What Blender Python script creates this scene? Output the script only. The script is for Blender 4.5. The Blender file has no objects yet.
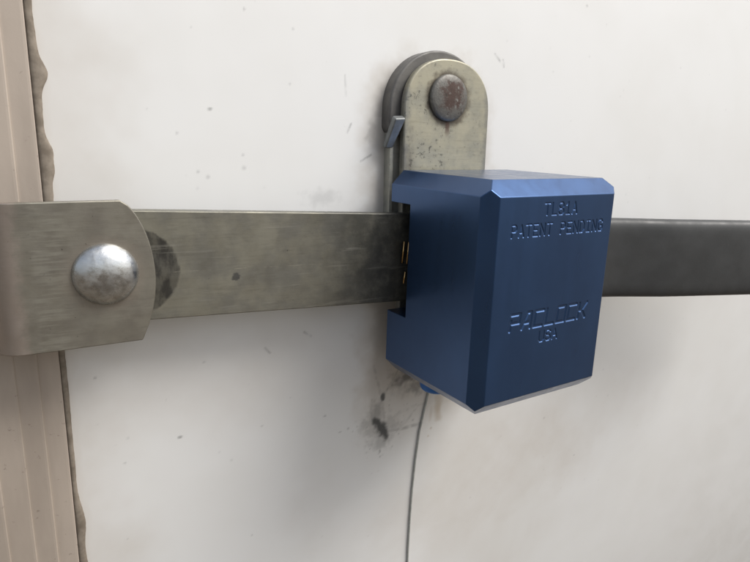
import bpy, bmesh, math, random
import numpy as np
from mathutils import Vector, Matrix, Euler

# ------------------------------------------------------------------ camera, world, light
scene = bpy.context.scene
C = scene.collection
MM = 0.001                      # everything below is laid out in millimetres, door face at y = 0
YAW, PITCH, ROLL = 0.52988, 0.21981, 0.018634
CAM = Vector((-118.76, -203.52, 87.28))
FPX = 601.5                     # focal length in pixels of a 750 px wide picture

def cam_axes():
    f = Vector((math.sin(YAW) * math.cos(PITCH), math.cos(YAW) * math.cos(PITCH), -math.sin(PITCH)))
    r = Vector((math.cos(YAW), -math.sin(YAW), 0))
    u = r.cross(f)
    return (r * math.cos(ROLL) + u * math.sin(ROLL), u * math.cos(ROLL) - r * math.sin(ROLL), f)

R_, U_, F_ = cam_axes()
cd = bpy.data.cameras.new('camera')
cam = bpy.data.objects.new('camera', cd)
C.objects.link(cam)
m3 = Matrix((R_, U_, -F_)).transposed()
cam.matrix_world = Matrix.Translation(CAM * MM) @ m3.to_4x4()
cd.sensor_width = 36
cd.lens = FPX / 750 * 36
cd.clip_start = 0.005
cd.clip_end = 3000
scene.camera = cam

SUN_DIR = Vector((0.47, -0.44, 0.76)).normalized()      # towards the sun
world = bpy.data.worlds.new('World')
scene.world = world
world.use_nodes = True
wn, wl = world.node_tree.nodes, world.node_tree.links
wn.clear()
sky = wn.new('ShaderNodeTexSky')
sky.sky_type = 'NISHITA'
sky.sun_disc = False
sky.sun_elevation = math.asin(SUN_DIR.z)
sky.sun_rotation = math.atan2(SUN_DIR.x, SUN_DIR.y)
sky.dust_density = 4.0
sky.air_density = 1.2
hs = wn.new('ShaderNodeHueSaturation')
hs.inputs['Saturation'].default_value = 0.45
bg = wn.new('ShaderNodeBackground')
bg.inputs['Strength'].default_value = 0.15
wo = wn.new('ShaderNodeOutputWorld')
wl.new(sky.outputs[0], hs.inputs['Color'])
wl.new(hs.outputs[0], bg.inputs['Color'])
wl.new(bg.outputs[0], wo.inputs['Surface'])

sd = bpy.data.lights.new('sun', 'SUN')
sd.energy = 2.3
sd.angle = math.radians(30)
sd.color = (1.0, 0.97, 0.925)
so = bpy.data.objects.new('sun', sd)
C.objects.link(so)
so.rotation_euler = SUN_DIR.to_track_quat('Z', 'Y').to_euler()
so.location = (-0.3, -1.0, 1.6)

scene.view_settings.view_transform = 'Standard'
scene.view_settings.look = 'None'
scene.view_settings.gamma = 1
scene.view_settings.exposure = 0.0
scene.view_settings.use_curve_mapping = False

rng = np.random.default_rng(4)
random.seed(4)

def at(px, py, Y):              # photo pixel -> point on the plane y = Y (mm)
    d = F_ + R_ * ((px - 375) / FPX) - U_ * ((py - 281) / FPX)
    q = CAM + d * ((Y - CAM.y) / d.y)
    return q.x, q.z

# ------------------------------------------------------------------ helpers
def empty(name, loc, label, cat, group=None):
    o = bpy.data.objects.new(name, None)
    o.empty_display_size = 0.01
    C.objects.link(o)
    o.location = Vector(loc) * MM
    o['label'] = label
    o['category'] = cat
    if group:
        o['group'] = group
    return o

def obj(name, verts, faces, mat, parent=None, local=False, smooth=False, bevel=0, seg=2, angle=30):
    me = bpy.data.meshes.new(name)
    off = Vector((0, 0, 0)) if (parent is None or local) else parent_loc(parent)
    me.from_pydata([(Vector(v) * MM - off) for v in verts], [], faces)
    bm = bmesh.new()
    bm.from_mesh(me)
    bmesh.ops.recalc_face_normals(bm, faces=bm.faces)
    bm.to_mesh(me)
    bm.free()
    me.materials.append(mat)
    o = bpy.data.objects.new(name, me)
    C.objects.link(o)
    if parent is not None:
        o.parent = parent
    if smooth:
        me.polygons.foreach_set('use_smooth', [True] * len(me.polygons))
    if bevel:
        b = o.modifiers.new('edge', 'BEVEL')
        b.width = bevel * MM
        b.segments = seg
        b.limit_method = 'ANGLE'
        b.angle_limit = math.radians(angle)
        b.harden_normals = True
        me.polygons.foreach_set('use_smooth', [True] * len(me.polygons))
    return o

def parent_loc(p):
    v = Vector((0, 0, 0))
    while p is not None:
        v = v + p.location
        p = p.parent
    return v

def prism(outline, y0, y1):
    """outline: (x, z) list; solid between y0 and y1"""
    n = len(outline)
    v = [(x, y0, z) for x, z in outline] + [(x, y1, z) for x, z in outline]
    f = [tuple(range(n)), tuple(range(2 * n - 1, n - 1, -1))]
    f += [(i, (i + 1) % n, n + (i + 1) % n, n + i) for i in range(n)]
    return v, f

def box(x0, x1, y0, y1, z0, z1):
    return prism([(x0, z0), (x1, z0), (x1, z1), (x0, z1)], y0, y1)

def arc(cx, cz, r, a0, a1, n, rz=None):
    rz = r if rz is None else rz
    return [(cx + r * math.cos(math.radians(a0 + (a1 - a0) * i / n)),
             cz + rz * math.sin(math.radians(a0 + (a1 - a0) * i / n))) for i in range(n + 1)]

def lathe_y(cx, cz, profile, n=48):
    """profile: (radius, y) from outside to apex"""
    v, f = [], []
    for r, y in profile:
        for k in range(n):
            a = 2 * math.pi * k / n
            v.append((cx + r * math.cos(a), y, cz + r * math.sin(a)))
    m = len(profile)
    for i in range(m - 1):
        for k in range(n):
            f.append((i * n + k, i * n + (k + 1) % n, (i + 1) * n + (k + 1) % n, (i + 1) * n + k))
    f.append(tuple(range((m - 1) * n, m * n)))
    return v, f

def tube(pts, rad, n=10):
    v, f = [], []
    P = [Vector(p) for p in pts]
    for i, p in enumerate(P):
        t = (P[min(i + 1, len(P) - 1)] - P[max(i - 1, 0)]).normalized()
        a = t.cross(Vector((0, 1, 0)))
        a = a.normalized() if a.length > 1e-4 else Vector((1, 0, 0))
        b = t.cross(a)
        for k in range(n):
            q = 2 * math.pi * k / n
            v.append(tuple(p + (a * math.cos(q) + b * math.sin(q)) * rad))
    for i in range(len(P) - 1):
        for k in range(n):
            f.append((i * n + k, i * n + (k + 1) % n, (i + 1) * n + (k + 1) % n, (i + 1) * n + k))
    f.append(tuple(range(n - 1, -1, -1)))
    f.append(tuple(range((len(P) - 1) * n, len(P) * n)))
    return v, f

# value noise in numpy for dirt that has a shape of its own
def vnoise(x, z, cell, seed):
    g = np.random.default_rng(seed).random((256, 256))
    u, w = x / cell, z / cell
    i, j = np.floor(u).astype(int), np.floor(w).astype(int)
    a, b = u - i, w - j
    a, b = a * a * (3 - 2 * a), b * b * (3 - 2 * b)
    i, j = i & 255, j & 255
    i1, j1 = (i + 1) & 255, (j + 1) & 255
    return (g[i, j] * (1 - a) + g[i1, j] * a) * (1 - b) + (g[i, j1] * (1 - a) + g[i1, j1] * a) * b

def fbm(x, z, cell, seed, octs=4):
    s, amp, tot = 0, 1.0, 0
    for k in range(octs):
        s = s + amp * vnoise(x + 37 * k, z + 11 * k, cell / 2 ** k, seed + k)
        tot += amp
        amp *= 0.55
    return s / tot

def sstep(a, b, x):
    t = np.clip((x - a) / (b - a), 0, 1)
    return t * t * (3 - 2 * t)

def segdist(x, z, ax, az, bx, bz):
    dx, dz = bx - ax, bz - az
    t = np.clip(((x - ax) * dx + (z - az) * dz) / (dx * dx + dz * dz + 1e-9), 0, 1)
    return np.hypot(x - ax - t * dx, z - az - t * dz), t

# ------------------------------------------------------------------ materials
class Mat:
    def __init__(s, name, color=(0.5, 0.5, 0.5), rough=0.5, metal=0.0, coat=0.0, spec=0.5):
        s.m = bpy.data.materials.new(name)
        s.m.use_nodes = True
        s.n, s.l = s.m.node_tree.nodes, s.m.node_tree.links
        s.b = s.n['Principled BSDF']
        s.b.inputs['Base Color'].default_value = (*color, 1)
        s.b.inputs['Roughness'].default_value = rough
        s.b.inputs['Metallic'].default_value = metal
        s.b.inputs['Coat Weight'].default_value = coat
        s.b.inputs['Specular IOR Level'].default_value = spec
        s.tc = s.n.new('ShaderNodeTexCoord').outputs['Object']

    def coord(s, scale=(1, 1, 1), loc=(0, 0, 0)):
        """object coordinates in millimetres"""
        mp = s.n.new('ShaderNodeMapping')
        mp.inputs['Scale'].default_value = [1000 * k for k in scale]
        mp.inputs['Location'].default_value = loc
        s.l.new(s.tc, mp.inputs['Vector'])
        return mp.outputs[0]

    def noise(s, cell, scale=(1, 1, 1), detail=4, rough=0.6, loc=(0, 0, 0)):
        t = s.n.new('ShaderNodeTexNoise')
        t.inputs['Scale'].default_value = 1.0 / cell
        t.inputs['Detail'].default_value = detail
        t.inputs['Roughness'].default_value = rough
        s.l.new(s.coord(scale, loc), t.inputs['Vector'])
        return t.outputs['Fac']

    def ramp(s, fac, a, b, lo=0.0, hi=1.0):
        r = s.n.new('ShaderNodeMapRange')
        r.interpolation_type = 'SMOOTHSTEP'
        for i, v in enumerate((a, b, lo, hi)):
            r.inputs[i + 1].default_value = v
        s.l.new(fac, r.inputs[0])
        return r.outputs[0]

    def math(s, op, a, b=0.0):
        m = s.n.new('ShaderNodeMath')
        m.operation = op
        for i, v in enumerate((a, b)):
            if isinstance(v, (int, float)):
                m.inputs[i].default_value = v
            else:
                s.l.new(v, m.inputs[i])
        return m.outputs[0]

    def attr(s, name):
        a = s.n.new('ShaderNodeAttribute')
        a.attribute_name = name
        return a.outputs['Fac']

    def mix(s, fac, a, b):
        x = s.n.new('ShaderNodeMix')
        x.data_type = 'RGBA'
        if isinstance(fac, (int, float)):
            x.inputs[0].default_value = fac
        else:
            s.l.new(fac, x.inputs[0])
        for i, v in ((6, a), (7, b)):
            if isinstance(v, tuple):
                x.inputs[i].default_value = (*v, 1)
            else:
                s.l.new(v, x.inputs[i])
        return x.outputs[2]

    def dist(s, cx, cz, sx=1.0, sz=1.0):
        """elliptic distance in the x-z plane, mm, in object coordinates"""
        sp = s.n.new('ShaderNodeSeparateXYZ')
        s.l.new(s.coord((1, 1, 1)), sp.inputs[0])
        dx = s.math('DIVIDE', s.math('SUBTRACT', sp.outputs[0], cx), sx)
        dz = s.math('DIVIDE', s.math('SUBTRACT', sp.outputs[2], cz), sz)
        return s.math('SQRT', s.math('ADD', s.math('MULTIPLY', dx, dx), s.math('MULTIPLY', dz, dz)))

    def sep(s):
        sp = s.n.new('ShaderNodeSeparateXYZ')
        s.l.new(s.coord((1, 1, 1)), sp.inputs[0])
        return sp.outputs

    def set(s, sock, v):
        s.l.new(v, s.b.inputs[sock])

    def bump(s, h, dist_mm=0.1, strength=1.0):
        b = s.n.new('ShaderNodeBump')
        b.inputs['Distance'].default_value = dist_mm * MM
        b.inputs['Strength'].default_value = strength
        s.l.new(h, b.inputs['Height'])
        s.l.new(b.outputs[0], s.b.inputs['Normal'])

def rgb(r, g, b):
    f = lambda c: (c / 255 / 12.92) if c / 255 <= 0.04045 else ((c / 255 + 0.055) / 1.055) ** 2.4
    return (f(r), f(g), f(b))

# white enamel skin of the door: dirt, tints and shade under the lock come from painted attributes (grime, stain) plus fine specks
W = Mat('white_enamel', (0.8, 0.79, 0.77), 0.42)
base = W.mix(W.ramp(W.noise(60, detail=3), 0.35, 0.7), (0.795, 0.80, 0.795), (0.77, 0.772, 0.76))
spk = W.ramp(W.noise(2.2, detail=2, rough=0.5), 0.75, 0.82)
spk = W.math('MULTIPLY', spk, W.ramp(W.noise(30, detail=2), 0.45, 0.65))
base = W.mix(W.math('MULTIPLY', spk, 0.35), base, (0.25, 0.22, 0.19))
base = W.mix(W.attr('stain_tint'), base, (0.36, 0.27, 0.17))
base = W.mix(W.attr('grime_shade'), base, (0.028, 0.03, 0.032))
W.set('Base Color', base)
W.set('Roughness', W.math('ADD', W.ramp(W.noise(14), 0.3, 0.7, 0.34, 0.5), W.math('MULTIPLY', W.attr('grime_shade'), 0.4)))
W.bump(W.noise(30, detail=2, rough=0.4), 0.35, 0.3)

# pinkish paint on the frame post
PK = Mat('pink_beige_paint', (0.5, 0.4, 0.35), 0.55)
c = PK.mix(PK.ramp(PK.noise(18, (1, 1, 0.25)), 0.35, 0.7), (0.46, 0.395, 0.335), (0.37, 0.315, 0.265))
c = PK.mix(PK.math('MULTIPLY', PK.ramp(PK.noise(2.5), 0.66, 0.74), 0.5), c, (0.17, 0.13, 0.11))
PK.set('Base Color', c)
PK.bump(PK.noise(1.2), 0.05, 0.5)

# old grey sealant
SE = Mat('grey_sealant', (0.25, 0.23, 0.2), 0.75)
c = SE.mix(SE.ramp(SE.noise(5), 0.35, 0.65), (0.27, 0.23, 0.185), (0.17, 0.14, 0.108))
SE.set('Base Color', c)
SE.bump(SE.noise(2.4, detail=4), 0.25, 0.5)

def galvanised(name, a, b, metal=0.7, rough=(0.36, 0.55)):
    g = Mat(name, a, 0.45, metal)
    c = g.mix(g.ramp(g.noise(9, detail=5), 0.35, 0.68), a, b)
    c = g.mix(g.math('MULTIPLY', g.ramp(g.noise(0.9, (0.12, 1, 1), 3), 0.5, 0.75), 0.3), c, tuple(k * 0.55 for k in a))
    pit = g.ramp(g.noise(1.7, detail=3, loc=(9, 3, 5)), 0.69, 0.75)
    c = g.mix(g.math('MULTIPLY', pit, 0.7), c, (0.05, 0.047, 0.04))
    g.set('Roughness', g.ramp(g.noise(6, detail=5), 0.3, 0.7, rough[0], rough[1]))
    g.bump(g.math('ADD', g.noise(1.0, (0.1, 1, 1), 3), g.math('MULTIPLY', g.noise(3.2), 0.8)), 0.05, 0.6)
    return g, c

# bar: origin of its objects is the bar empty at (-100, -14, 50)
GB, c = galvanised('galvanised_bar', (0.25, 0.24, 0.195), (0.19, 0.185, 0.16), 0.6)
x_, y_, z_ = GB.sep()
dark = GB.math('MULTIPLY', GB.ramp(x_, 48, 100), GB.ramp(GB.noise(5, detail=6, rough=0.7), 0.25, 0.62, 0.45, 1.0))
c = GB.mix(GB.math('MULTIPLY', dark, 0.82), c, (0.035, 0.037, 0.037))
rub = GB.math('SUBTRACT', 1.0, GB.ramp(GB.math('ADD', GB.dist(3.5, -0.5, 17.3, 14.2), GB.math('MULTIPLY', GB.noise(2.2, detail=5), 0.12)), 1.03, 1.09))
c = GB.mix(GB.math('MULTIPLY', rub, GB.ramp(GB.noise(3.0, (1, 1, 0.5), 5), 0.38, 0.62, 0.95, 0.55)), c, (0.045, 0.043, 0.039))
scr = GB.math('SUBTRACT', 1.0, GB.ramp(GB.math('ABSOLUTE', GB.math('ADD', z_, GB.math('ADD', 0.7, GB.math('MULTIPLY', x_, 0.031)))), 0.03, 0.14))
scr = GB.math('MULTIPLY', scr, GB.ramp(GB.noise(7, (1, 0, 0)), 0.45, 0.62))
c = GB.mix(GB.math('MULTIPLY', GB.math('MULTIPLY', scr, GB.ramp(x_, 88, 55)), 0.42), c, (0.5, 0.47, 0.38))
spot = GB.math('SUBTRACT', 1.0, GB.ramp(GB.math('ADD', GB.dist(38.5, -4.6, 2.2, 2.0), GB.noise(1.5)), 0.95, 1.3))
c = GB.mix(GB.math('MULTIPLY', spot, 0.8), c, (0.06, 0.06, 0.06))
for ang, sc_, lo in ((0.35, 5.0, 0.655), (-0.6, 7.0, 0.665)):
    mp = GB.n.new('ShaderNodeMapping'); mp.inputs['Scale'].default_value = (1000 * 0.05, 1000, 1000 * 0.9); mp.inputs['Rotation'].default_value = (0, ang, 0)
    GB.l.new(GB.tc, mp.inputs['Vector'])
    t_ = GB.n.new('ShaderNodeTexNoise'); t_.inputs['Scale'].default_value = 1 / 1.6; t_.inputs['Detail'].default_value = 2
    GB.l.new(mp.outputs[0], t_.inputs['Vector'])
    c = GB.mix(GB.math('MULTIPLY', GB.ramp(t_.outputs['Fac'], lo, lo + 0.03), 0.2), c, (0.36, 0.35, 0.31))
GB.set('Base Color', c)

# bracket: origin at (-118, -12, 50)
GK, c = galvanised('galvanised_bracket', (0.26, 0.245, 0.205), (0.215, 0.20, 0.17), 0.6, (0.34, 0.5))
x_, y_, z_ = GK.sep()
brush = GK.math('MULTIPLY', GK.ramp(GK.noise(1.1, (0.10, 1, 1), 4, loc=(2, 0, 8)), 0.44, 0.62),
                GK.math('MULTIPLY', GK.ramp(x_, -1.5, 0.5), GK.ramp(x_, 11, 5)))
c = GK.mix(GK.math('MULTIPLY', brush, 0.55), c, (0.34, 0.33, 0.28))
pinkm = GK.ramp(GK.math('ADD', x_, GK.math('MULTIPLY', GK.noise(3.5), 5.0)), 0.5, -3.0)
c = GK.mix(GK.math('MULTIPLY', pinkm, 0.65), c, (0.40, 0.335, 0.295))
halo = GK.math('SUBTRACT', 1.0, GK.ramp(GK.math('ADD', GK.dist(17.6, 0.3), GK.math('MULTIPLY', GK.noise(6), 5.0)), 11.0, 15.5))
c = GK.mix(GK.math('MULTIPLY', halo, 0.35), c, (0.33, 0.28, 0.235))
GK.set('Base Color', c)

# strap: origin at (27, -7, 0); yellowish zinc plating with pits, rust round the rivet
ZN, c = galvanised('yellow_zinc', (0.42, 0.395, 0.30), (0.33, 0.32, 0.26), 0.45, (0.4, 0.55))
x_, y_, z_ = ZN.sep()
pit = ZN.math('MULTIPLY', ZN.ramp(ZN.noise(1.5, detail=4, rough=0.7), 0.55, 0.64), ZN.ramp(ZN.noise(9), 0.40, 0.6))
c = ZN.mix(ZN.math('MULTIPLY', ZN.math('MULTIPLY', pit, ZN.ramp(x_, 9, -7, 0.25, 1.0)), 0.85), c, (0.09, 0.085, 0.07))
rim = ZN.math('SUBTRACT', 1.0, ZN.ramp(ZN.math('ADD', ZN.dist(-0.4, 105.7, 1.0, 1.0), ZN.math('MULTIPLY', ZN.noise(3, detail=5), 5.0)), 11.3, 14.2))
c = ZN.mix(ZN.math('MULTIPLY', rim, 0.88), c, (0.075, 0.058, 0.042))
drip = ZN.math('MULTIPLY', ZN.math('SUBTRACT', 1.0, ZN.ramp(ZN.math('ADD', ZN.math('ABSOLUTE', ZN.math('SUBTRACT', x_, -0.3)), ZN.math('MULTIPLY', ZN.noise(2.5), 1.5)), 1.2, 2.2)),
               ZN.math('MULTIPLY', ZN.ramp(z_, 90.5, 95), ZN.ramp(z_, 104, 101)))
c = ZN.mix(ZN.math('MULTIPLY', drip, 0.8), c, (0.10, 0.055, 0.04))
smear = ZN.math('MULTIPLY', ZN.ramp(x_, -13.5, -18), ZN.math('MULTIPLY', ZN.ramp(z_, 100, 88), ZN.ramp(ZN.noise(6, detail=5), 0.3, 0.6)))
c = ZN.mix(ZN.math('MULTIPLY', smear, 0.6), c, (0.085, 0.07, 0.058))
edge = ZN.math('MULTIPLY', ZN.ramp(ZN.math('ADD', ZN.math('ABSOLUTE', x_), ZN.math('MULTIPLY', ZN.noise(4, detail=5), 6.0)), 20.0, 23.0), 0.55)
c = ZN.mix(edge, c, (0.16, 0.165, 0.165))
ZN.set('Base Color', c)

# dull dark zinc of the backing plate
BP, c = galvanised('dull_backing_zinc', (0.46, 0.45, 0.39), (0.33, 0.33, 0.30), 0.4, (0.4, 0.6))
BP.set('Base Color', c)
CAP, c = galvanised('grimy_dark_metal', (0.16, 0.155, 0.145), (0.105, 0.102, 0.10), 0.3, (0.45, 0.65))
CAP.set('Base Color', c)
TAB, c = galvanised('bright_zinc', (0.24, 0.25, 0.25), (0.16, 0.17, 0.17), 0.45, (0.4, 0.55))
TAB.set('Base Color', c)

# rusty rivet on the strap
RV = Mat('rusty_rivet', (0.2, 0.15, 0.12), 0.5, 0.4)
n1 = RV.ramp(RV.math('ADD', RV.math('MULTIPLY', RV.dist(0.5, 106.8, 6.0, 6.5), 0.34), RV.math('MULTIPLY', RV.noise(3.5, detail=6, rough=0.65), 0.9)), 0.85, 0.62)
c = RV.mix(n1, (0.15, 0.145, 0.132), (0.088, 0.058, 0.048))
c = RV.mix(RV.ramp(RV.noise(2.0, detail=4, loc=(4, 4, 4)), 0.56, 0.72), c, (0.22, 0.215, 0.195))
c = RV.mix(RV.ramp(RV.noise(1.4, detail=3, loc=(1, 7, 2)), 0.63, 0.7), c, (0.06, 0.05, 0.04))
RV.set('Base Color', c)
RV.set('Roughness', RV.ramp(n1, 0, 1, 0.45, 0.72))
RV.bump(RV.noise(1.6, detail=5), 0.25, 0.7)

# shiny domed rivet on the bracket
SR = Mat('bright_rivet', (0.6, 0.62, 0.64), 0.3, 0.95)
c = SR.mix(SR.ramp(SR.noise(3.0, detail=5), 0.45, 0.72), (0.62, 0.64, 0.65), (0.46, 0.46, 0.45))
st_ = SR.math('ADD', SR.math('MULTIPLY', SR.dist(17.6, -2.2, 6.2, 4.6), 0.36), SR.math('MULTIPLY', SR.noise(2.2, detail=6, rough=0.65), 0.9))
c = SR.mix(SR.math('MULTIPLY', SR.ramp(st_, 0.80, 0.50), 0.6), c, (0.24, 0.23, 0.22))
SR.set('Base Color', c)
SR.set('Roughness', SR.ramp(SR.noise(2.5, detail=5), 0.35, 0.7, 0.22, 0.42))
SR.bump(SR.noise(1.5, detail=5), 0.10, 0.6)

# black vinyl grip
BG = Mat('black_vinyl', (0.032, 0.034, 0.034), 0.5)
c = BG.mix(BG.ramp(BG.noise(14), 0.35, 0.65), (0.05, 0.052, 0.053), (0.04, 0.042, 0.043))
x_, y_, z_ = BG.sep()
scuff = BG.math('MULTIPLY', BG.ramp(z_, 53.4, 54.6), BG.ramp(BG.noise(4, (0.5, 1, 1), 5), 0.46, 0.6))
c = BG.mix(BG.math('MULTIPLY', scuff, 0.7), c, (0.30, 0.29, 0.27))
dust = BG.math('MULTIPLY', BG.ramp(BG.noise(1.0, detail=3), 0.70, 0.78), 0.5)
c = BG.mix(dust, c, (0.2, 0.19, 0.18))
BG.set('Base Color', c)
BG.set('Roughness', BG.ramp(BG.noise(9), 0.3, 0.7, 0.42, 0.6))
BG.bump(BG.noise(0.6, detail=3), 0.05, 0.5)

# blue anodised aluminium
AN = Mat('blue_anodised_aluminium', (0.03, 0.07, 0.2), 0.38, 0.8)
c = AN.mix(AN.ramp(AN.noise(25, detail=3), 0.35, 0.65), (0.029, 0.081, 0.205), (0.026, 0.073, 0.188))
dst = AN.math('MULTIPLY', AN.ramp(AN.noise(0.8, detail=2, loc=(5, 2, 1)), 0.71, 0.78), AN.ramp(AN.noise(14, loc=(3, 3, 3)), 0.45, 0.65, 0.0, 0.16))
c = AN.mix(dst, c, (0.3, 0.32, 0.36))
AN.set('Base Color', c)
AN.set('Roughness', AN.ramp(AN.noise(7, (1, 1, 0.15), 6, 0.7), 0.3, 0.7, 0.27, 0.38))
AN.b.inputs['Coat Weight'].default_value = 0.5
AN.b.inputs['Coat Roughness'].default_value = 0.27
AN.bump(AN.noise(0.35, detail=2), 0.012, 0.6)

BR = Mat('brass', (0.55, 0.36, 0.16), 0.3, 1.0)
BR.set('Roughness', BR.ramp(BR.noise(2), 0.3, 0.7, 0.25, 0.4))
DK = Mat('dark_latch_steel', (0.03, 0.03, 0.032), 0.5, 0.6)
DK.set('Roughness', DK.ramp(DK.noise(2), 0.3, 0.7, 0.4, 0.6))
BC = Mat('blue_rubber', (0.02, 0.13, 0.42), 0.45)
BC.set('Roughness', BC.ramp(BC.noise(3), 0.3, 0.7, 0.4, 0.55))
WR = Mat('grey_cable', (0.15, 0.16, 0.15), 0.6)
c = WR.mix(WR.ramp(WR.noise(2.2), 0.35, 0.65), (0.40, 0.41, 0.39), (0.32, 0.33, 0.31))
WR.set('Base Color', c)
GR = Mat('concrete_yard', (0.25, 0.22, 0.19), 0.85)
c = GR.mix(GR.ramp(GR.noise(900, detail=6), 0.3, 0.7), (0.135, 0.105, 0.072), (0.09, 0.072, 0.05))
GR.set('Base Color', c)

# ------------------------------------------------------------------ the setting
GROUND_Z = -1150
g = obj('ground', *[[(-9e5, -9e5, GROUND_Z), (9e5, -9e5, GROUND_Z), (9e5, 9e5, GROUND_Z), (-9e5, 9e5, GROUND_Z)], [(0, 1, 2, 3)]], GR.m)
g['kind'] = 'structure'

BOW, BZ = 0.0008, 60.0          # belly shaped into the door skin so its shading darkens downwards
def bow(z):
    d = np.abs(z - BZ)
    q = np.clip(d, 0, 330)
    return 0.5 * BOW * q * q + BOW * 330 * (d - q)

def on_door(px, py, off=0.0):   # photo pixel -> point on the bowed door skin
    Y = off
    for _ in range(8):
        x, z = at(px, py, Y)
        Y = off + float(bow(z))
    return x, z

# ------------------------------------------------------------------ trailer door
XE = -113.2                     # vertical edge between frame post and door skin
def spread(a, b, fine0, fine1, step, coarse):
    return np.concatenate([np.arange(a, fine0, coarse), np.arange(fine0, fine1, step), np.arange(fine1, b + 1, coarse)])

xs = spread(XE, 700, XE, 236, 0.5, 16)
zs = spread(-380, 440, -112, 172, 0.5, 16)
X, Z = np.meshgrid(xs, zs)
grime_shade = np.zeros_like(X)
stain_tint = np.zeros_like(X)
f1, f2, f3 = fbm(X, Z, 6, 1), fbm(X, Z, 2.2, 9), fbm(X, Z, 28, 21)
P0 = on_door
def blob(px, py, rx, rz, soft, amt, rag=0.6):
    global grime_shade
    x, z = P0(px, py)
    d = np.hypot((X - x) / rx, (Z - z) / rz) + (f2 - 0.5) * rag * 2
    grime_shade = np.maximum(grime_shade, amt * (1 - sstep(1 - soft, 1 + soft, d)))
def streak(pts, w, amt, rag=1.0):
    global grime_shade
    for (a, b), (c_, d_) in zip(pts[:-1], pts[1:]):
        d, t = segdist(X, Z, *P0(a, b), *P0(c_, d_))
        grime_shade = np.maximum(grime_shade, amt * (1 - sstep(0.25 * w, w, d)) * np.clip((f2 - 0.18) * 2.4 * rag, 0, 1))
# soot like smudge below the hasp, plus painted shadow under the lock edge
for k in range(7):
    t = k / 6
    blob(374 + 12 * t + rng.uniform(-1, 1), 421 + 14 * t + rng.uniform(-1, 1), 1.7 + 0.8 * math.sin(3.1 * t), 2.3 + math.sin(3.1 * t), 0.75, 0.9, 0.75)
blob(377, 414, 3.2, 5.5, 0.9, 0.45, 1.0)
blob(381, 440, 5.0, 3.5, 0.9, 0.34, 1.1)
blob(386, 428, 6.0, 5.5, 0.95, 0.34, 1.0)
blob(372, 424, 4.0, 6, 0.95, 0.28, 1.2)
blob(383, 397, 1.1, 1.9, 0.6, 0.85, 0.5)
blob(407, 377, 6.5, 3.6, 0.9, 0.75, 0.8)  # shadow under the lock edge painted in, mixed with grime
blob(418, 385, 6.0, 3.2, 0.9, 0.55, 0.9)
blob(400, 384, 9.0, 6.0, 0.95, 0.28, 1.2)  # softer surround of the painted lock shadow
streak([(374, 366), (381, 396), (384, 418)], 1.2, 0.3)
streak([(383, 396), (393, 380), (400, 366)], 0.8, 0.45)
streak([(386, 424), (400, 412), (424, 402)], 1.6, 0.2)
streak([(383, 432), (404, 428), (421, 423)], 1.3, 0.34)
streak([(404, 424), (416, 408)], 1.1, 0.22)
streak([(378, 440), (380, 452)], 0.7, 0.4)
streak([(372, 400), (370, 420), (366, 428)], 0.9, 0.3)
streak([(460, 406), (482, 408)], 0.8, 0.2)
for k in range(90):            # spatter round the smudge
    a, r = rng.uniform(0, 2 * math.pi), abs(rng.normal(0, 1)) * 7 + 3
    x, z = P0(381, 424)
    cx_, cz_ = x + r * math.cos(a) * 0.9, z + r * math.sin(a)
    s_ = rng.uniform(0.2, 0.5)
    i0, i1 = np.searchsorted(xs, [cx_ - 1.5, cx_ + 1.5])
    j0, j1 = np.searchsorted(zs, [cz_ - 1.5, cz_ + 1.5])
    sub = (slice(j0, j1), slice(i0, i1))
    grime_shade[sub] = np.maximum(grime_shade[sub], rng.uniform(0.12, 0.45) * np.exp(-((X[sub] - cx_) ** 2 + (Z[sub] - cz_) ** 2) / s_ ** 2))
# specks and scratches scattered over the skin
for px, py, rx, rz, am in ((210, 109, 0.9, 0.6, .75), (244, 9, .5, .6, .5), (180, 437, .9, .6, .8), (325, 416, .8, .5, .55), (243, 155, .5, .5, .4),
                           (290, 84, .5, .5, .4), (293, 29, .5, .5, .4), (177, 133, .5, .6, .35), (340, 432, .8, .4, .5), (262, 426, .6, .4, .4),
                           (587, 6, .8, .6, .45), (743, 70, .6, .6, .35), (198, 172, .7, .6, .4), (244, 168, .9, .9, .35), (208, 177, .8, .8, .4),
                           (95, 378, .6, .5, .5), (574, 455, .8, .6, .35), (544, 418, .7, .7, .35), (735, 543, .7, .7, .4), (204, 362, .7, .5, .4),
                           (125, 463, .6, .5, .4), (252, 535, .5, .5, .35), (128, 438, .6, .4, .35), (670, 510, .6, .6, .3)):
    blob(px, py, rx * .8, rz * .8, 0.6, am * .6, 0.35)
streak([(495, 54), (500, 61), (504, 66)], 0.7, 0.42, 1); streak([(503, 60), (504, 67)], 0.7, 0.42, 1)
streak([(345, 75), (346, 96)], 0.5, 0.21, 1); streak([(351, 124), (347, 133)], 0.6, 0.35, 1); streak([(361, 161), (371, 155)], 0.6, 0.39, 1)
streak([(265, 348), (270, 353)], 0.6, 0.35, 1); streak([(304, 332), (311, 336)], 0.6, 0.32, 1)
blob(322, 197, 5, 2.6, 0.9, 0.16, 1.1)
blob(372, 133, 2.4, 3.4, 0.8, 0.28, 1.0)
for k in range(110):
    cx_, cz_ = rng.uniform(XE, 230), rng.uniform(-110, 170)
    s_ = rng.uniform(0.22, 0.5)
    i0, i1 = np.searchsorted(xs, [cx_ - 1.5, cx_ + 1.5])
    j0, j1 = np.searchsorted(zs, [cz_ - 1.5, cz_ + 1.5])
    sub = (slice(j0, j1), slice(i0, i1))
    grime_shade[sub] = np.maximum(grime_shade[sub], rng.uniform(0.05, 0.2) * np.exp(-((X[sub] - cx_) ** 2 + (Z[sub] - cz_) ** 2) / s_ ** 2))
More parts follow.
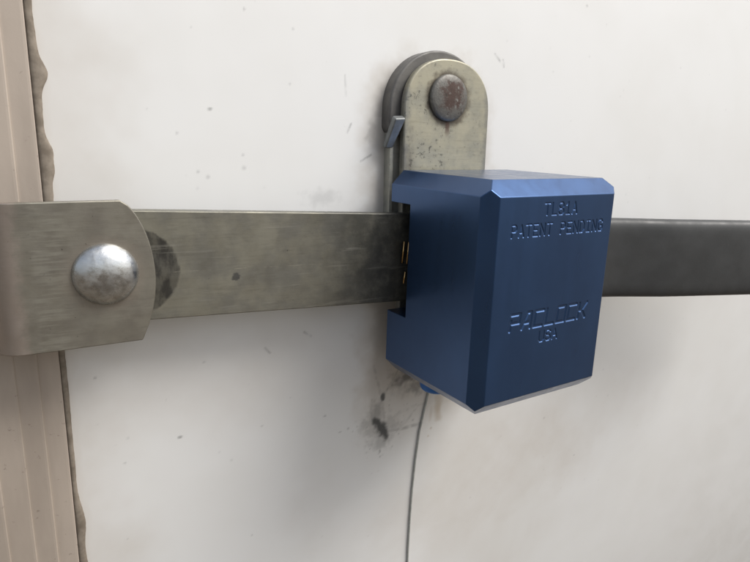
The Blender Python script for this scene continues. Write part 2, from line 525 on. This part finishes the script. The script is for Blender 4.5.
# contact dirt along the hasp plate
dpl = np.hypot(np.maximum(np.abs(X - 25.5) - 8, 0), np.maximum(Z - 100, 0)) - 14.5
grime_shade = np.maximum(grime_shade, (1 - sstep(-1, 6, dpl + (f1 - .5) * 6)) * np.where(Z > 98, 0.34, np.where(Z > 20, 0.2, 0.14)) * sstep(-40, -5, Z))
stain_tint = np.maximum(stain_tint, (1 - sstep(-2, 14, dpl + (f1 - .5) * 12)) * 0.42 * sstep(-60, -5, Z))
# brown run-off under the lock and broad faint brownish tints
def sblob(px, py, rx, rz, soft, amt, rag=0.6, n=None):
    global stain_tint
    x, z = P0(px, py)
    n = f1 if n is None else n
    d = np.hypot((X - x) / rx, (Z - z) / rz) + (n - 0.5) * rag * 2
    stain_tint = np.maximum(stain_tint, amt * (1 - sstep(1 - soft, 1 + soft, d)))
sblob(438, 408, 2.6, 6.5, 0.8, 0.62, 1.0)
sblob(431, 412, 1.2, 4.5, 0.6, 0.4, 0.9)
sblob(445, 400, 9.0, 5, 0.9, 0.34, 1.0)
sblob(431, 428, .6, .6, .5, .55, .3); sblob(428, 436, .6, .6, .5, .5, .3)
sblob(500, 470, 60, 45, 1.0, 0.20, 0.9, f3)
sblob(610, 390, 35, 22, 1.0, 0.11, 0.9, f3)
sblob(150, 385, 60, 16, 1.0, 0.14, 0.9, f3)
stain_tint = np.maximum(stain_tint, 0.22 * (1 - sstep(0, 34, X - XE + (f3 - .5) * 40)))
stain_tint = np.maximum(stain_tint, 0.3 * (1 - sstep(1.0, 9.0, X - XE + (f1 - .5) * 5)))
stain_tint = stain_tint * (0.75 + 0.5 * f1)
nx, nz = len(xs), len(zs)
co = np.stack([X, bow(Z), Z], -1).reshape(-1, 3) * MM
idx = np.arange(nx * nz).reshape(nz, nx)
quads = np.stack([idx[:-1, :-1], idx[:-1, 1:], idx[1:, 1:], idx[1:, :-1]], -1).reshape(-1, 4)
def grid_mesh(name, co, quads, mat, attrs=()):
    me = bpy.data.meshes.new(name)
    me.vertices.add(len(co))
    me.vertices.foreach_set('co', co.astype(np.float32).ravel())
    me.loops.add(quads.size)
    me.loops.foreach_set('vertex_index', quads.astype(np.int32).ravel())
    me.polygons.add(len(quads))
    me.polygons.foreach_set('loop_start', np.arange(0, quads.size, 4, dtype=np.int32))
    me.polygons.foreach_set('use_smooth', np.ones(len(quads), dtype=bool))
    for n, v in attrs:
        a = me.attributes.new(n, 'FLOAT', 'POINT')
        a.data.foreach_set('value', v.astype(np.float32).ravel())
    me.update(calc_edges=True)
    me.validate()
    me.materials.append(mat)
    return me

door = empty('trailer_door', (XE, 0, GROUND_Z), 'white enamelled metal door skin of a trailer, dusty and smudged, filling the background', 'door')
me = grid_mesh('skin', co - np.array(parent_loc(door)), quads, W.m, (('grime_shade', grime_shade), ('stain_tint', stain_tint)))
o = bpy.data.objects.new('skin', me)
C.objects.link(o)
o.parent = door
obj('core', *box(XE, 700, 80, 86, -380, 440), PK.m, door)

# old sealant squeezed out along the edge of the skin: ragged bead
left = [(XE - 0.3, z) for z in range(-380, 440, 4)]
right = []
bumps = ((106.0, 2.1, 3.6), (84.5, 1.3, 3.0), (79, 1.7, 4), (71, 0.7, 4), (-40, 1.6, 8), (-60, 1.3, 9), (140, 1.0, 6), (-82, 1.8, 7))
V, Fc = [], []
zz = np.arange(-380, 440, 0.7)
nr = np.random.default_rng(7)
jit = np.convolve(nr.normal(0, 1, len(zz)), np.ones(9) / 9, 'same') * 0.22 + np.convolve(nr.normal(0, 1, len(zz)), np.ones(41) / 41, 'same') * 1.0
prof = [(0.0, 0.2), (0.06, 0.75), (0.25, 1.0), (0.6, 1.05), (0.85, 0.8), (0.97, 0.35), (1.0, -0.2)]
for z, j in zip(zz, jit):
    w = 2.1 + 0.8 * j + sum(a * math.exp(-((z - b) / s) ** 2) for b, a, s in bumps)
    w = max(w, 1.5) if z > 25 else max(w * 0.85, 1.4)
    for t, h in prof:
        V.append((XE - 0.4 + t * w, bow(z) - h * (0.9 + 0.25 * j), z))
k = len(prof)
Fc = [(i * k + q, i * k + q + 1, (i + 1) * k + q + 1, (i + 1) * k + q) for i in range(len(zz) - 1) for q in range(k - 1)]
obj('sealant_bead', V, Fc, SE.m, door, smooth=True)

# ------------------------------------------------------------------ frame post with saw-tooth ribs
post = empty('frame_post', (-150, 0, GROUND_Z), 'pinkish beige ribbed frame post along the left edge of the white door', 'frame')
edges_x = [XE - 0.5, -119.7, -125.9, -133.2, -139.6, -146.0, -152.4]
pz = np.arange(-380, 441, 20.0)
for i in range(len(edges_x) - 1):       # every rib is a strip of its own, its right side tucked under its neighbour
    a, b = edges_x[i], edges_x[i + 1]
    V, Fc = [], []
    sec = [(a, 3.0), (a, -0.6), (a - 0.3, -0.8), (a - 0.9, -0.8), (b + 0.5, -0.3), (b + 0.0, -0.28), (b + 0.0, 3.0)]
    for z in pz:
        for x, y in sec:
            V.append((x, y + float(bow(z)), z))
    n = len(sec)
    Fc = [(r * n + q, r * n + (q + 1) % n, (r + 1) * n + (q + 1) % n, (r + 1) * n + q) for r in range(len(pz) - 1) for q in range(n)]
    obj('rib', V, Fc, PK.m, post)
V = [(x, y + float(bow(z)), z) for z in pz for x, y in ((-152.4, -0.4), (-420, -0.4))]
obj('flat_flange', V, [(2 * i, 2 * i + 1, 2 * i + 3, 2 * i + 2) for i in range(len(pz) - 1)], PK.m, post)
obj('core', *box(-420, XE - 0.6, 80, 86, -380, 440), PK.m, post)

# ------------------------------------------------------------------ hasp on the door
hasp = empty('hasp', (27, 0, 0), 'upright zinc plated hasp strap with rounded top riveted to the door above the blue lock', 'hasp')
CX = 25.2
out = [(CX - 21.6, 34), (CX + 21.6, 34)] + arc(CX, 99, 21.6, 0, 180, 40)
obj('backing_plate', *prism(out, -3.0, 4.0), BP.m, hasp, bevel=0.6)
# dark domed collar the strap pivots on, thicker than the plate
cap = arc(CX, 101, 22.6, 0, 180, 44) + arc(CX - 18.4, 95.5, 4.4, 180, 320, 12) + [(CX + 12, 92), (CX + 22.6, 97)]
obj('pivot_collar', *prism(cap, -5.0, 3.0), CAP.m, hasp, bevel=1.5, seg=4)
# folded left lip of the plate
obj('folded_lip', *box(CX - 21.9, CX - 20.2, -4.6, -2.9, 34.5, 92), BP.m, hasp, bevel=0.4)
# small bent stop tab beside the strap
x0, z0 = at(399, 120, -9)
tv = [(x0 - 3.4, -2.7, z0 - 9.6), (x0 + 0.2, -2.7, z0 - 9.6), (x0 + 0.4, -4.6, z0 - 10.4), (x0 - 3.2, -4.6, z0 - 10.4),
      (x0 - 2.0, -7.4, z0 + 1.6), (x0 + 2.6, -7.4, z0 + 1.9), (x0 + 2.7, -9.8, z0 + 0.6), (x0 - 1.9, -9.8, z0 + 0.3)]
tf = [(0, 1, 2, 3), (4, 5, 6, 7), (0, 1, 5, 4), (1, 2, 6, 5), (2, 3, 7, 6), (3, 0, 4, 7)]
obj('stop_tab', tv, tf, TAB.m, hasp, bevel=0.6, seg=3)
SX = 27.0
sout = [(SX - 20.2, 8), (SX + 20.2, 8)]
for k in range(49):                      # slightly squarish round end
    a = math.pi * k / 48
    c_, s_ = math.cos(a), math.sin(a)
    sout.append((SX + 20.2 * math.copysign(abs(c_) ** 0.88, c_), 100.6 + 19.7 * s_ ** 0.88))
strap = obj('strap', *prism(sout, -8.6, -5.4), ZN.m, hasp, bevel=0.7, seg=3)
obj('spacer_washer', *lathe_y(27.6, 105.6, [(9, -2.5), (9, -5.6), (2, -5.6)], 40), CAP.m, hasp)
RX, RZ = at(450, 98, -10)
pr = [(8.7, -8.3), (8.8, -9.3), (8.55, -9.8), (7.9, -10.15), (6.6, -10.45), (4.8, -10.7), (2.6, -10.85), (0.8, -10.9)]
obj('rivet', *lathe_y(RX, RZ, pr), RV.m, hasp, smooth=True)

# ------------------------------------------------------------------ locking bar
BX, BZ0 = -100.0, 50.0
bar = empty('locking_bar', (BX, -14, BZ0), 'flat galvanised locking bar with black vinyl grip passing through the blue lock', 'bar')
slope = -0.0486
cz = lambda x: 49.67 + slope * (x + 60)
hh = 16.65
bo = [(x, cz(x) - hh) for x in np.linspace(-100, 66, 24)] + [(x, cz(x) + hh) for x in np.linspace(66, -100, 24)]
bo += arc(-100, cz(-100), hh, 90, 270, 20)[1:-1]
obj('flat_bar', *prism(bo, -17, -11), GB.m, bar, bevel=0.4, seg=2)
# grip: vinyl sleeve over the bar, bent away from the door, rounded cross section
V, Fc = [], []
st = []
for t in np.linspace(0, 1, 40):
    x = 61.5 + 190 * t
    y = -14 - 27 * max(0, (x - 95) / 100.0) ** 1.0 * float(sstep(80, 150, np.array(x)))
    st.append((x, y, 39.6 - 0.026 * (x - 61.5)))
n = 36
for i, (x, y, zc) in enumerate(st):
    e = min(1.0, 0.55 + 0.45 * math.sqrt(max(0, 1 - max(0, (x - 244) / 7.6) ** 2)))
    a, b = 18.7 * e, 5.1 * e
    p_, q_ = st[max(i - 1, 0)], st[min(i + 1, len(st) - 1)]
    tx, ty = q_[0] - p_[0], q_[1] - p_[1]
    ln = math.hypot(tx, ty)
    nx_, ny_ = -ty / ln, tx / ln
    for k in range(n):
        th = 2 * math.pi * k / n
        c_, s_ = math.cos(th), math.sin(th)
        u = b * math.copysign(abs(c_) ** 0.55, c_)
        w = a * math.copysign(abs(s_) ** 0.28, s_)
        V.append((x + nx_ * u, y + ny_ * u, zc + w))
Fc = [(i * n + k, i * n + (k + 1) % n, (i + 1) * n + (k + 1) % n, (i + 1) * n + k) for i in range(len(st) - 1) for k in range(n)]
Fc += [tuple(range(n - 1, -1, -1)), tuple(range((len(st) - 1) * n, len(st) * n))]
gr = obj('grip', V, Fc, BG.m, bar, smooth=True)
gr['label'] = 'black vinyl grip'

# ------------------------------------------------------------------ hinge bracket at the left
brk = empty('hinge_bracket', (-118, -12, 50), 'galvanised hinge bracket with one large domed rivet holding the bar on the left', 'bracket')
YF, TH = -20.6, 3.2
ztop, zbot = 71.2, 29.5
prx = [(-95.2, ztop)] + [at(px, py, YF) for px, py in ((131, 207), (143, 225), (152, 248), (156.5, 275), (155.5, 300), (150.5, 322))] + [(-91.6, zbot)]
# smooth the nose
def chaikin(p, it=2):
    for _ in range(it):
        q = [p[0]]
        for a, b in zip(p[:-1], p[1:]):
            q += [(a[0] * .75 + b[0] * .25, a[1] * .75 + b[1] * .25), (a[0] * .25 + b[0] * .75, a[1] * .25 + b[1] * .75)]
        p = q + [p[-1]]
    return p
nose = chaikin(prx, 2)
# plate: flat front, then a double bend back to the post on the left
prof_c = [(-122.2, YF), (-124.0, YF + 0.3), (-126.2, YF + 1.4), (-128.4, YF + 4.0), (-130.8, YF + 9.3), (-132.8, YF + 13.4), (-134.8, YF + 15.6), (-137, YF + 16.4), (-175, YF + 16.4)]
V, Fc = [], []
front = nose[::1]
nn = len(front)
for y in (YF, YF + TH):
    V += [(x, y, z) for x, z in front]
    V += [(-122.2, y, zbot), (-122.2, y, ztop)]
tot = nn + 2
Fc += [tuple(range(tot)), tuple(range(2 * tot - 1, tot - 1, -1))]
Fc += [(i, i + 1, tot + i + 1, tot + i) for i in range(tot - 1) if i != nn] + [(tot - 1, 0, tot, 2 * tot - 1)]
la, lb, lc, ld = nn, nn + 1, tot + nn, tot + nn + 1          # front bottom, front top, back bottom, back top
prev = (la, lb, lc, ld)
for i in range(1, len(prof_c)):
    x, y = prof_c[i]
    x2, y2 = prof_c[i - 1]
    tx, ty = x - x2, y - y2
    ln = math.hypot(tx, ty)
    bx_, by_ = ty / ln * TH, -tx / ln * TH
    b = len(V)
    V += [(x, y, zbot), (x, y, ztop), (x + bx_ * 1.0, y + by_, zbot), (x + bx_ * 1.0, y + by_, ztop)]
    cur = (b, b + 1, b + 2, b + 3)
    Fc += [(prev[0], prev[1], cur[1], cur[0]), (prev[2], cur[2], cur[3], prev[3]), (prev[1], prev[3], cur[3], cur[1]), (prev[0], cur[0], cur[2], prev[2])]
    prev = cur
Fc.append((prev[0], prev[1], prev[3], prev[2]))
obj('plate', V, Fc, GK.m, brk, bevel=0.45, seg=2, angle=35)
KX, KZ = at(106.5, 275, YF - 1.5)
pr = [(8.75, YF + 0.1), (8.8, YF - 0.5), (8.55, YF - 1.1), (7.9, YF - 1.9), (6.8, YF - 2.7), (5.2, YF - 3.4), (3.3, YF - 3.85), (1.5, YF - 4.05), (0.4, YF - 4.1)]
obj('rivet', *lathe_y(KX, KZ, pr, 64), SR.m, brk, smooth=True)
obj('rivet_shank', *lathe_y(KX, KZ, [(4.5, YF + TH), (4.5, -7), (0.5, -7)], 24), SR.m, brk)

# ------------------------------------------------------------------ the blue lock
LW, LD, LH, CH, CV = 63.5, 52.53, 78.98, 5.08, 4.25
lock = empty('trailer_lock', (0, -10, 0), 'blue anodised block lock with chamfered edges and engraved lettering clamped over the bar', 'lock')
lock.rotation_mode = 'YXZ'
lock.rotation_euler = (0.019863, 0.002301, 0.045548)
pts = []
for x, xc in ((0, CH), (LW, LW - CH)):
    for z, zc in ((0, CH), (LH, LH - CH)):
        pts += [(x, 0, zc), (xc, 0, z)]                                   # back outline, side chamfers run through
        xv = CV if x == 0 else LW - CV
        pts += [(x, -LD + CV, zc), (xv, -LD, zc), (xc, -LD + CH, z)]
        k_ = CV / 2                                                       # the three chamfers meet in a mitre
        pts.append((k_ if x == 0 else LW - k_, -LD + k_, CH - k_ if z == 0 else LH - CH + k_))
bm = bmesh.new()
for p_ in pts:
    bm.verts.new(Vector(p_) * MM)
bmesh.ops.convex_hull(bm, input=bm.verts)
bmesh.ops.dissolve_limit(bm, angle_limit=0.02, verts=bm.verts, edges=bm.edges)
bmesh.ops.recalc_face_normals(bm, faces=bm.faces)
tmp = bpy.data.meshes.new('tmp')
bm.to_mesh(tmp)
bm.free()
to = bpy.data.objects.new('tmp', tmp)
C.objects.link(to)
NZ0, NZ1, ND = 26.2, 67.4, 12.0
cv, cf = prism([(-5, NZ0 - 0.8), (LW + 5, NZ0 - 0.8), (LW + 5, NZ1), (-5, NZ1)], -ND, 5)
cm = bpy.data.meshes.new('cut')
cm.from_pydata([Vector(v) * MM for v in cv], [], cf)
bm = bmesh.new(); bm.from_mesh(cm); bmesh.ops.recalc_face_normals(bm, faces=bm.faces); bm.to_mesh(cm); bm.free()
co_ = bpy.data.objects.new('cut', cm)
C.objects.link(co_)
b = to.modifiers.new('b', 'BOOLEAN'); b.operation = 'DIFFERENCE'; b.object = co_; b.solver = 'EXACT'
b = to.modifiers.new('e', 'BEVEL'); b.width = 0.22 * MM; b.segments = 2; b.limit_method = 'ANGLE'; b.angle_limit = math.radians(30)
bpy.context.view_layer.update()
dg = bpy.context.evaluated_depsgraph_get()
body_me = bpy.data.meshes.new_from_object(to.evaluated_get(dg))
for q in (to, co_):
    bpy.data.objects.remove(q)
# engraved patches: replace the front face by a plate with two windows that the lettering fills
bm = bmesh.new()
bm.from_mesh(body_me)
ff = max((f for f in bm.faces if f.normal.y < -0.999 and f.calc_center_median().y < -LD * MM * 0.98), key=lambda f: f.calc_area())
fx = [v.co.x / MM for v in ff.verts]; fz = [v.co.z / MM for v in ff.verts]
fx0, fx1, fz0, fz1 = min(fx), max(fx), min(fz), max(fz)
fy = ff.verts[0].co.y / MM
bmesh.ops.delete(bm, geom=[ff], context='FACES_ONLY')
PA = (8.6, 56.6, 59.6, 73.0)        # x0, x1, z0, z1 of the two engraved areas
PB = (10.6, 53.4, 22.4, 37.2)
gx = sorted([fx0, PA[0], PB[0], PB[1], PA[1], fx1]); gz = [fz0, PB[2], PB[3], PA[2], PA[3], fz1]
vg = [[bm.verts.new((x * MM, fy * MM, z * MM)) for x in gx] for z in gz]
for j in range(len(gz) - 1):
    for i in range(len(gx) - 1):
        mx, mz = (gx[i] + gx[i + 1]) / 2, (gz[j] + gz[j + 1]) / 2
        if any(a < mx < b_ and c_ < mz < d_ for a, b_, c_, d_ in (PA, PB)):
            continue
        f = bm.faces.new((vg[j][i], vg[j][i + 1], vg[j + 1][i + 1], vg[j + 1][i]))
        f.normal_update()
        if f.normal.y > 0:
            f.normal_flip()
bm.to_mesh(body_me)
bm.free()
body_me.name = 'body'
body_me.materials.clear()
body_me.materials.append(AN.m)
body = bpy.data.objects.new('body', body_me)
C.objects.link(body)
body.parent = lock

# single-stroke milled alphabet, unit box 1 x 1
GL = {
 'T': [[(0, 1), (1, 1)], [(.5, 1), (.5, 0)]],
 'L': [[(.1, 1), (.1, 0), (.95, 0)]],
 '8': [[(.25, .52), (.05, .68), (.05, .85), (.25, 1), (.75, 1), (.95, .85), (.95, .68), (.75, .52), (.25, .52), (0, .33), (0, .15), (.22, 0), (.78, 0), (1, .15), (1, .33), (.75, .52)]],
 '1': [[(.2, .8), (.5, 1), (.5, 0)], [(.15, 0), (.85, 0)]],
 'A': [[(0, 0), (.5, 1), (1, 0)], [(.2, .36), (.8, .36)]],
 'P': [[(.05, 0), (.05, 1), (.75, 1), (.97, .86), (.97, .62), (.75, .48), (.05, .48)]],
 'E': [[(.95, 1), (.05, 1), (.05, 0), (.95, 0)], [(.05, .5), (.75, .5)]],
 'N': [[(.02, 0), (.02, 1), (.98, 0), (.98, 1)]],
 'D': [[(.05, 0), (.05, 1), (.65, 1), (.98, .72), (.98, .28), (.65, 0), (.05, 0)]],
 'I': [[(.5, 1), (.5, 0)], [(.2, 1), (.8, 1)], [(.2, 0), (.8, 0)]],
 'G': [[(.97, .82), (.75, 1), (.25, 1), (.02, .78), (.02, .22), (.25, 0), (.75, 0), (.97, .2), (.97, .46), (.55, .46)]],
 'U': [[(.02, 1), (.02, .2), (.25, 0), (.75, 0), (.98, .2), (.98, 1)]],
 'S': [[(.95, .84), (.75, 1), (.25, 1), (.04, .82), (.04, .66), (.25, .53), (.75, .48), (.97, .33), (.97, .16), (.75, 0), (.25, 0), (.03, .16)]],
}
LOGO = {   # wide square logo letters
 'P': [[(0, 0), (0, .62)], [(0, 1), (1, 1), (1, .45), (0, .45)]],
 'A': [[(0, 0), (.48, 1), (.92, 1), (.98, 0)], [(.24, .36), (.96, .36)]],
 'C': [[(1, 1), (0, 1), (0, 0), (1, 0)]],
 'L': [[(0, 1), (0, 0), (1, 0)]],
 'O': [[(0, 0), (0, 1), (1, 1), (1, 0), (0, 0)]],
 'K': [[(0, 1), (0, 0)], [(0, .5), (.45, .5), (1, 1)], [(.45, .5), (1, 0)]],
}
def line_segs(txt, font, x0, x1, z0, z1, fill, slant=0.0):
    out, n = [], len(txt)
    pitch = (x1 - x0) / n
    for i, ch in enumerate(txt):
        for pl in font.get(ch, []):
            q = [(x0 + pitch * (i + (1 - fill) / 2) + u * pitch * fill + slant * (v - 0.5) * (z1 - z0), z0 + v * (z1 - z0)) for u, v in pl]
            out += list(zip(q[:-1], q[1:]))
    return out
def engrave(name, rect, jobs, step=0.12):
    gx_ = np.linspace(rect[0], rect[1], int((rect[1] - rect[0]) / step) + 1)
    gz_ = np.linspace(rect[2], rect[3], int((rect[3] - rect[2]) / step) + 1)
    XX, ZZ = np.meshgrid(gx_, gz_)
    dep = np.zeros_like(XX)
    for segs, half, depth, wall in jobs:
        dm = np.full_like(XX, 1e9)
        for (a, b_), (c_, d_) in segs:
            d, t = segdist(XX, ZZ, a, b_, c_, d_)
            dm = np.minimum(dm, d)
        dep = np.maximum(dep, depth * (1 - np.clip((dm - half) / wall + 0.5, 0, 1)))
    co = np.stack([XX, fy + dep, ZZ], -1).reshape(-1, 3) * MM
    a, b_ = len(gx_), len(gz_)
    ix = np.arange(a * b_).reshape(b_, a)
    qd = np.stack([ix[:-1, :-1], ix[:-1, 1:], ix[1:, 1:], ix[1:, :-1]], -1).reshape(-1, 4)
    me = grid_mesh(name, co, qd, AN.m)
    me.polygons.foreach_set('use_smooth', np.zeros(len(qd), dtype=bool))
    o = bpy.data.objects.new(name, me)
    C.objects.link(o)
    o.parent = body
    return o
o = engrave('lettering', PA, [
    (line_segs('TL81A', GL, 23.9, 40.6, 67.7, 71.5, 0.68), 0.25, 0.24, 0.26),
    (line_segs('PATENT PENDING', GL, 9.6, 55.0, 61.1, 64.9, 0.68), 0.25, 0.24, 0.26)])
o['label'] = 'engraved TL81A PATENT PENDING'
o = engrave('lettering', PB, [
    (line_segs('PACLOCK', LOGO, 12.4, 51.6, 29.8, 35.2, 0.70, 0.12), 0.48, 0.28, 0.4),
    (line_segs('USA', GL, 27.0, 37.0, 23.9, 27.5, 0.72), 0.25, 0.24, 0.26)])
o['label'] = 'engraved logo lettering with USA below'

# latch parts seen in the side opening
obj('latch_block', *box(6.0, 40, -11.6, -9.0, 30, 62), DK.m, lock, local=True, bevel=0.3)
for x, z0_, z1_, y in ((0.9, 45.4, 53.4, -7.9), (1.1, 45.6, 53.6, -10.6), (1.0, 37.8, 42.2, -9.2)):
    v, f = tube([(x - 0.4, y, z0_), (x + 0.2, y, z1_)], 0.36, 8)
    obj('brass_pin', v, f, BR.m, lock, local=True, smooth=True)
# blue key cap under the body, hanging on its cable
pr = [(6.6, 0), (6.6, -9.6), (6.3, -10.8), (5.4, -11.7), (3, -12), (0.5, -12)]
v, f = lathe_y(0, 0, pr, 32)
v = [(18.0 + x, -10.5 + z, y + 4.0) for x, y, z in v]
obj('key_cap', v, f, BC.m, lock, local=True, bevel=0.3)

# ------------------------------------------------------------------ thin cable hanging below the lock
pix = [(430, 386), (428, 395), (424, 412), (419.5, 432), (415.5, 460), (412.3, 490), (410, 520), (408.3, 548), (407.3, 575), (406.5, 620), (406, 680)]
P = []
for px, py in pix:
    x, z = on_door(px, py, -0.75)
    P.append((x, float(bow(z)) - 0.5, z))
first = P[0]
P = [(first[0] + 1.2, -5, first[2] + 7), (first[0] + 0.5, -2.5, first[2] + 3)] + P
v, f = tube(P, 0.5, 10)
o = obj('cable', v, f, WR.m, None, smooth=True)
o['label'] = 'thin grey cable hanging down the door from below the blue lock'
o['category'] = 'cable'
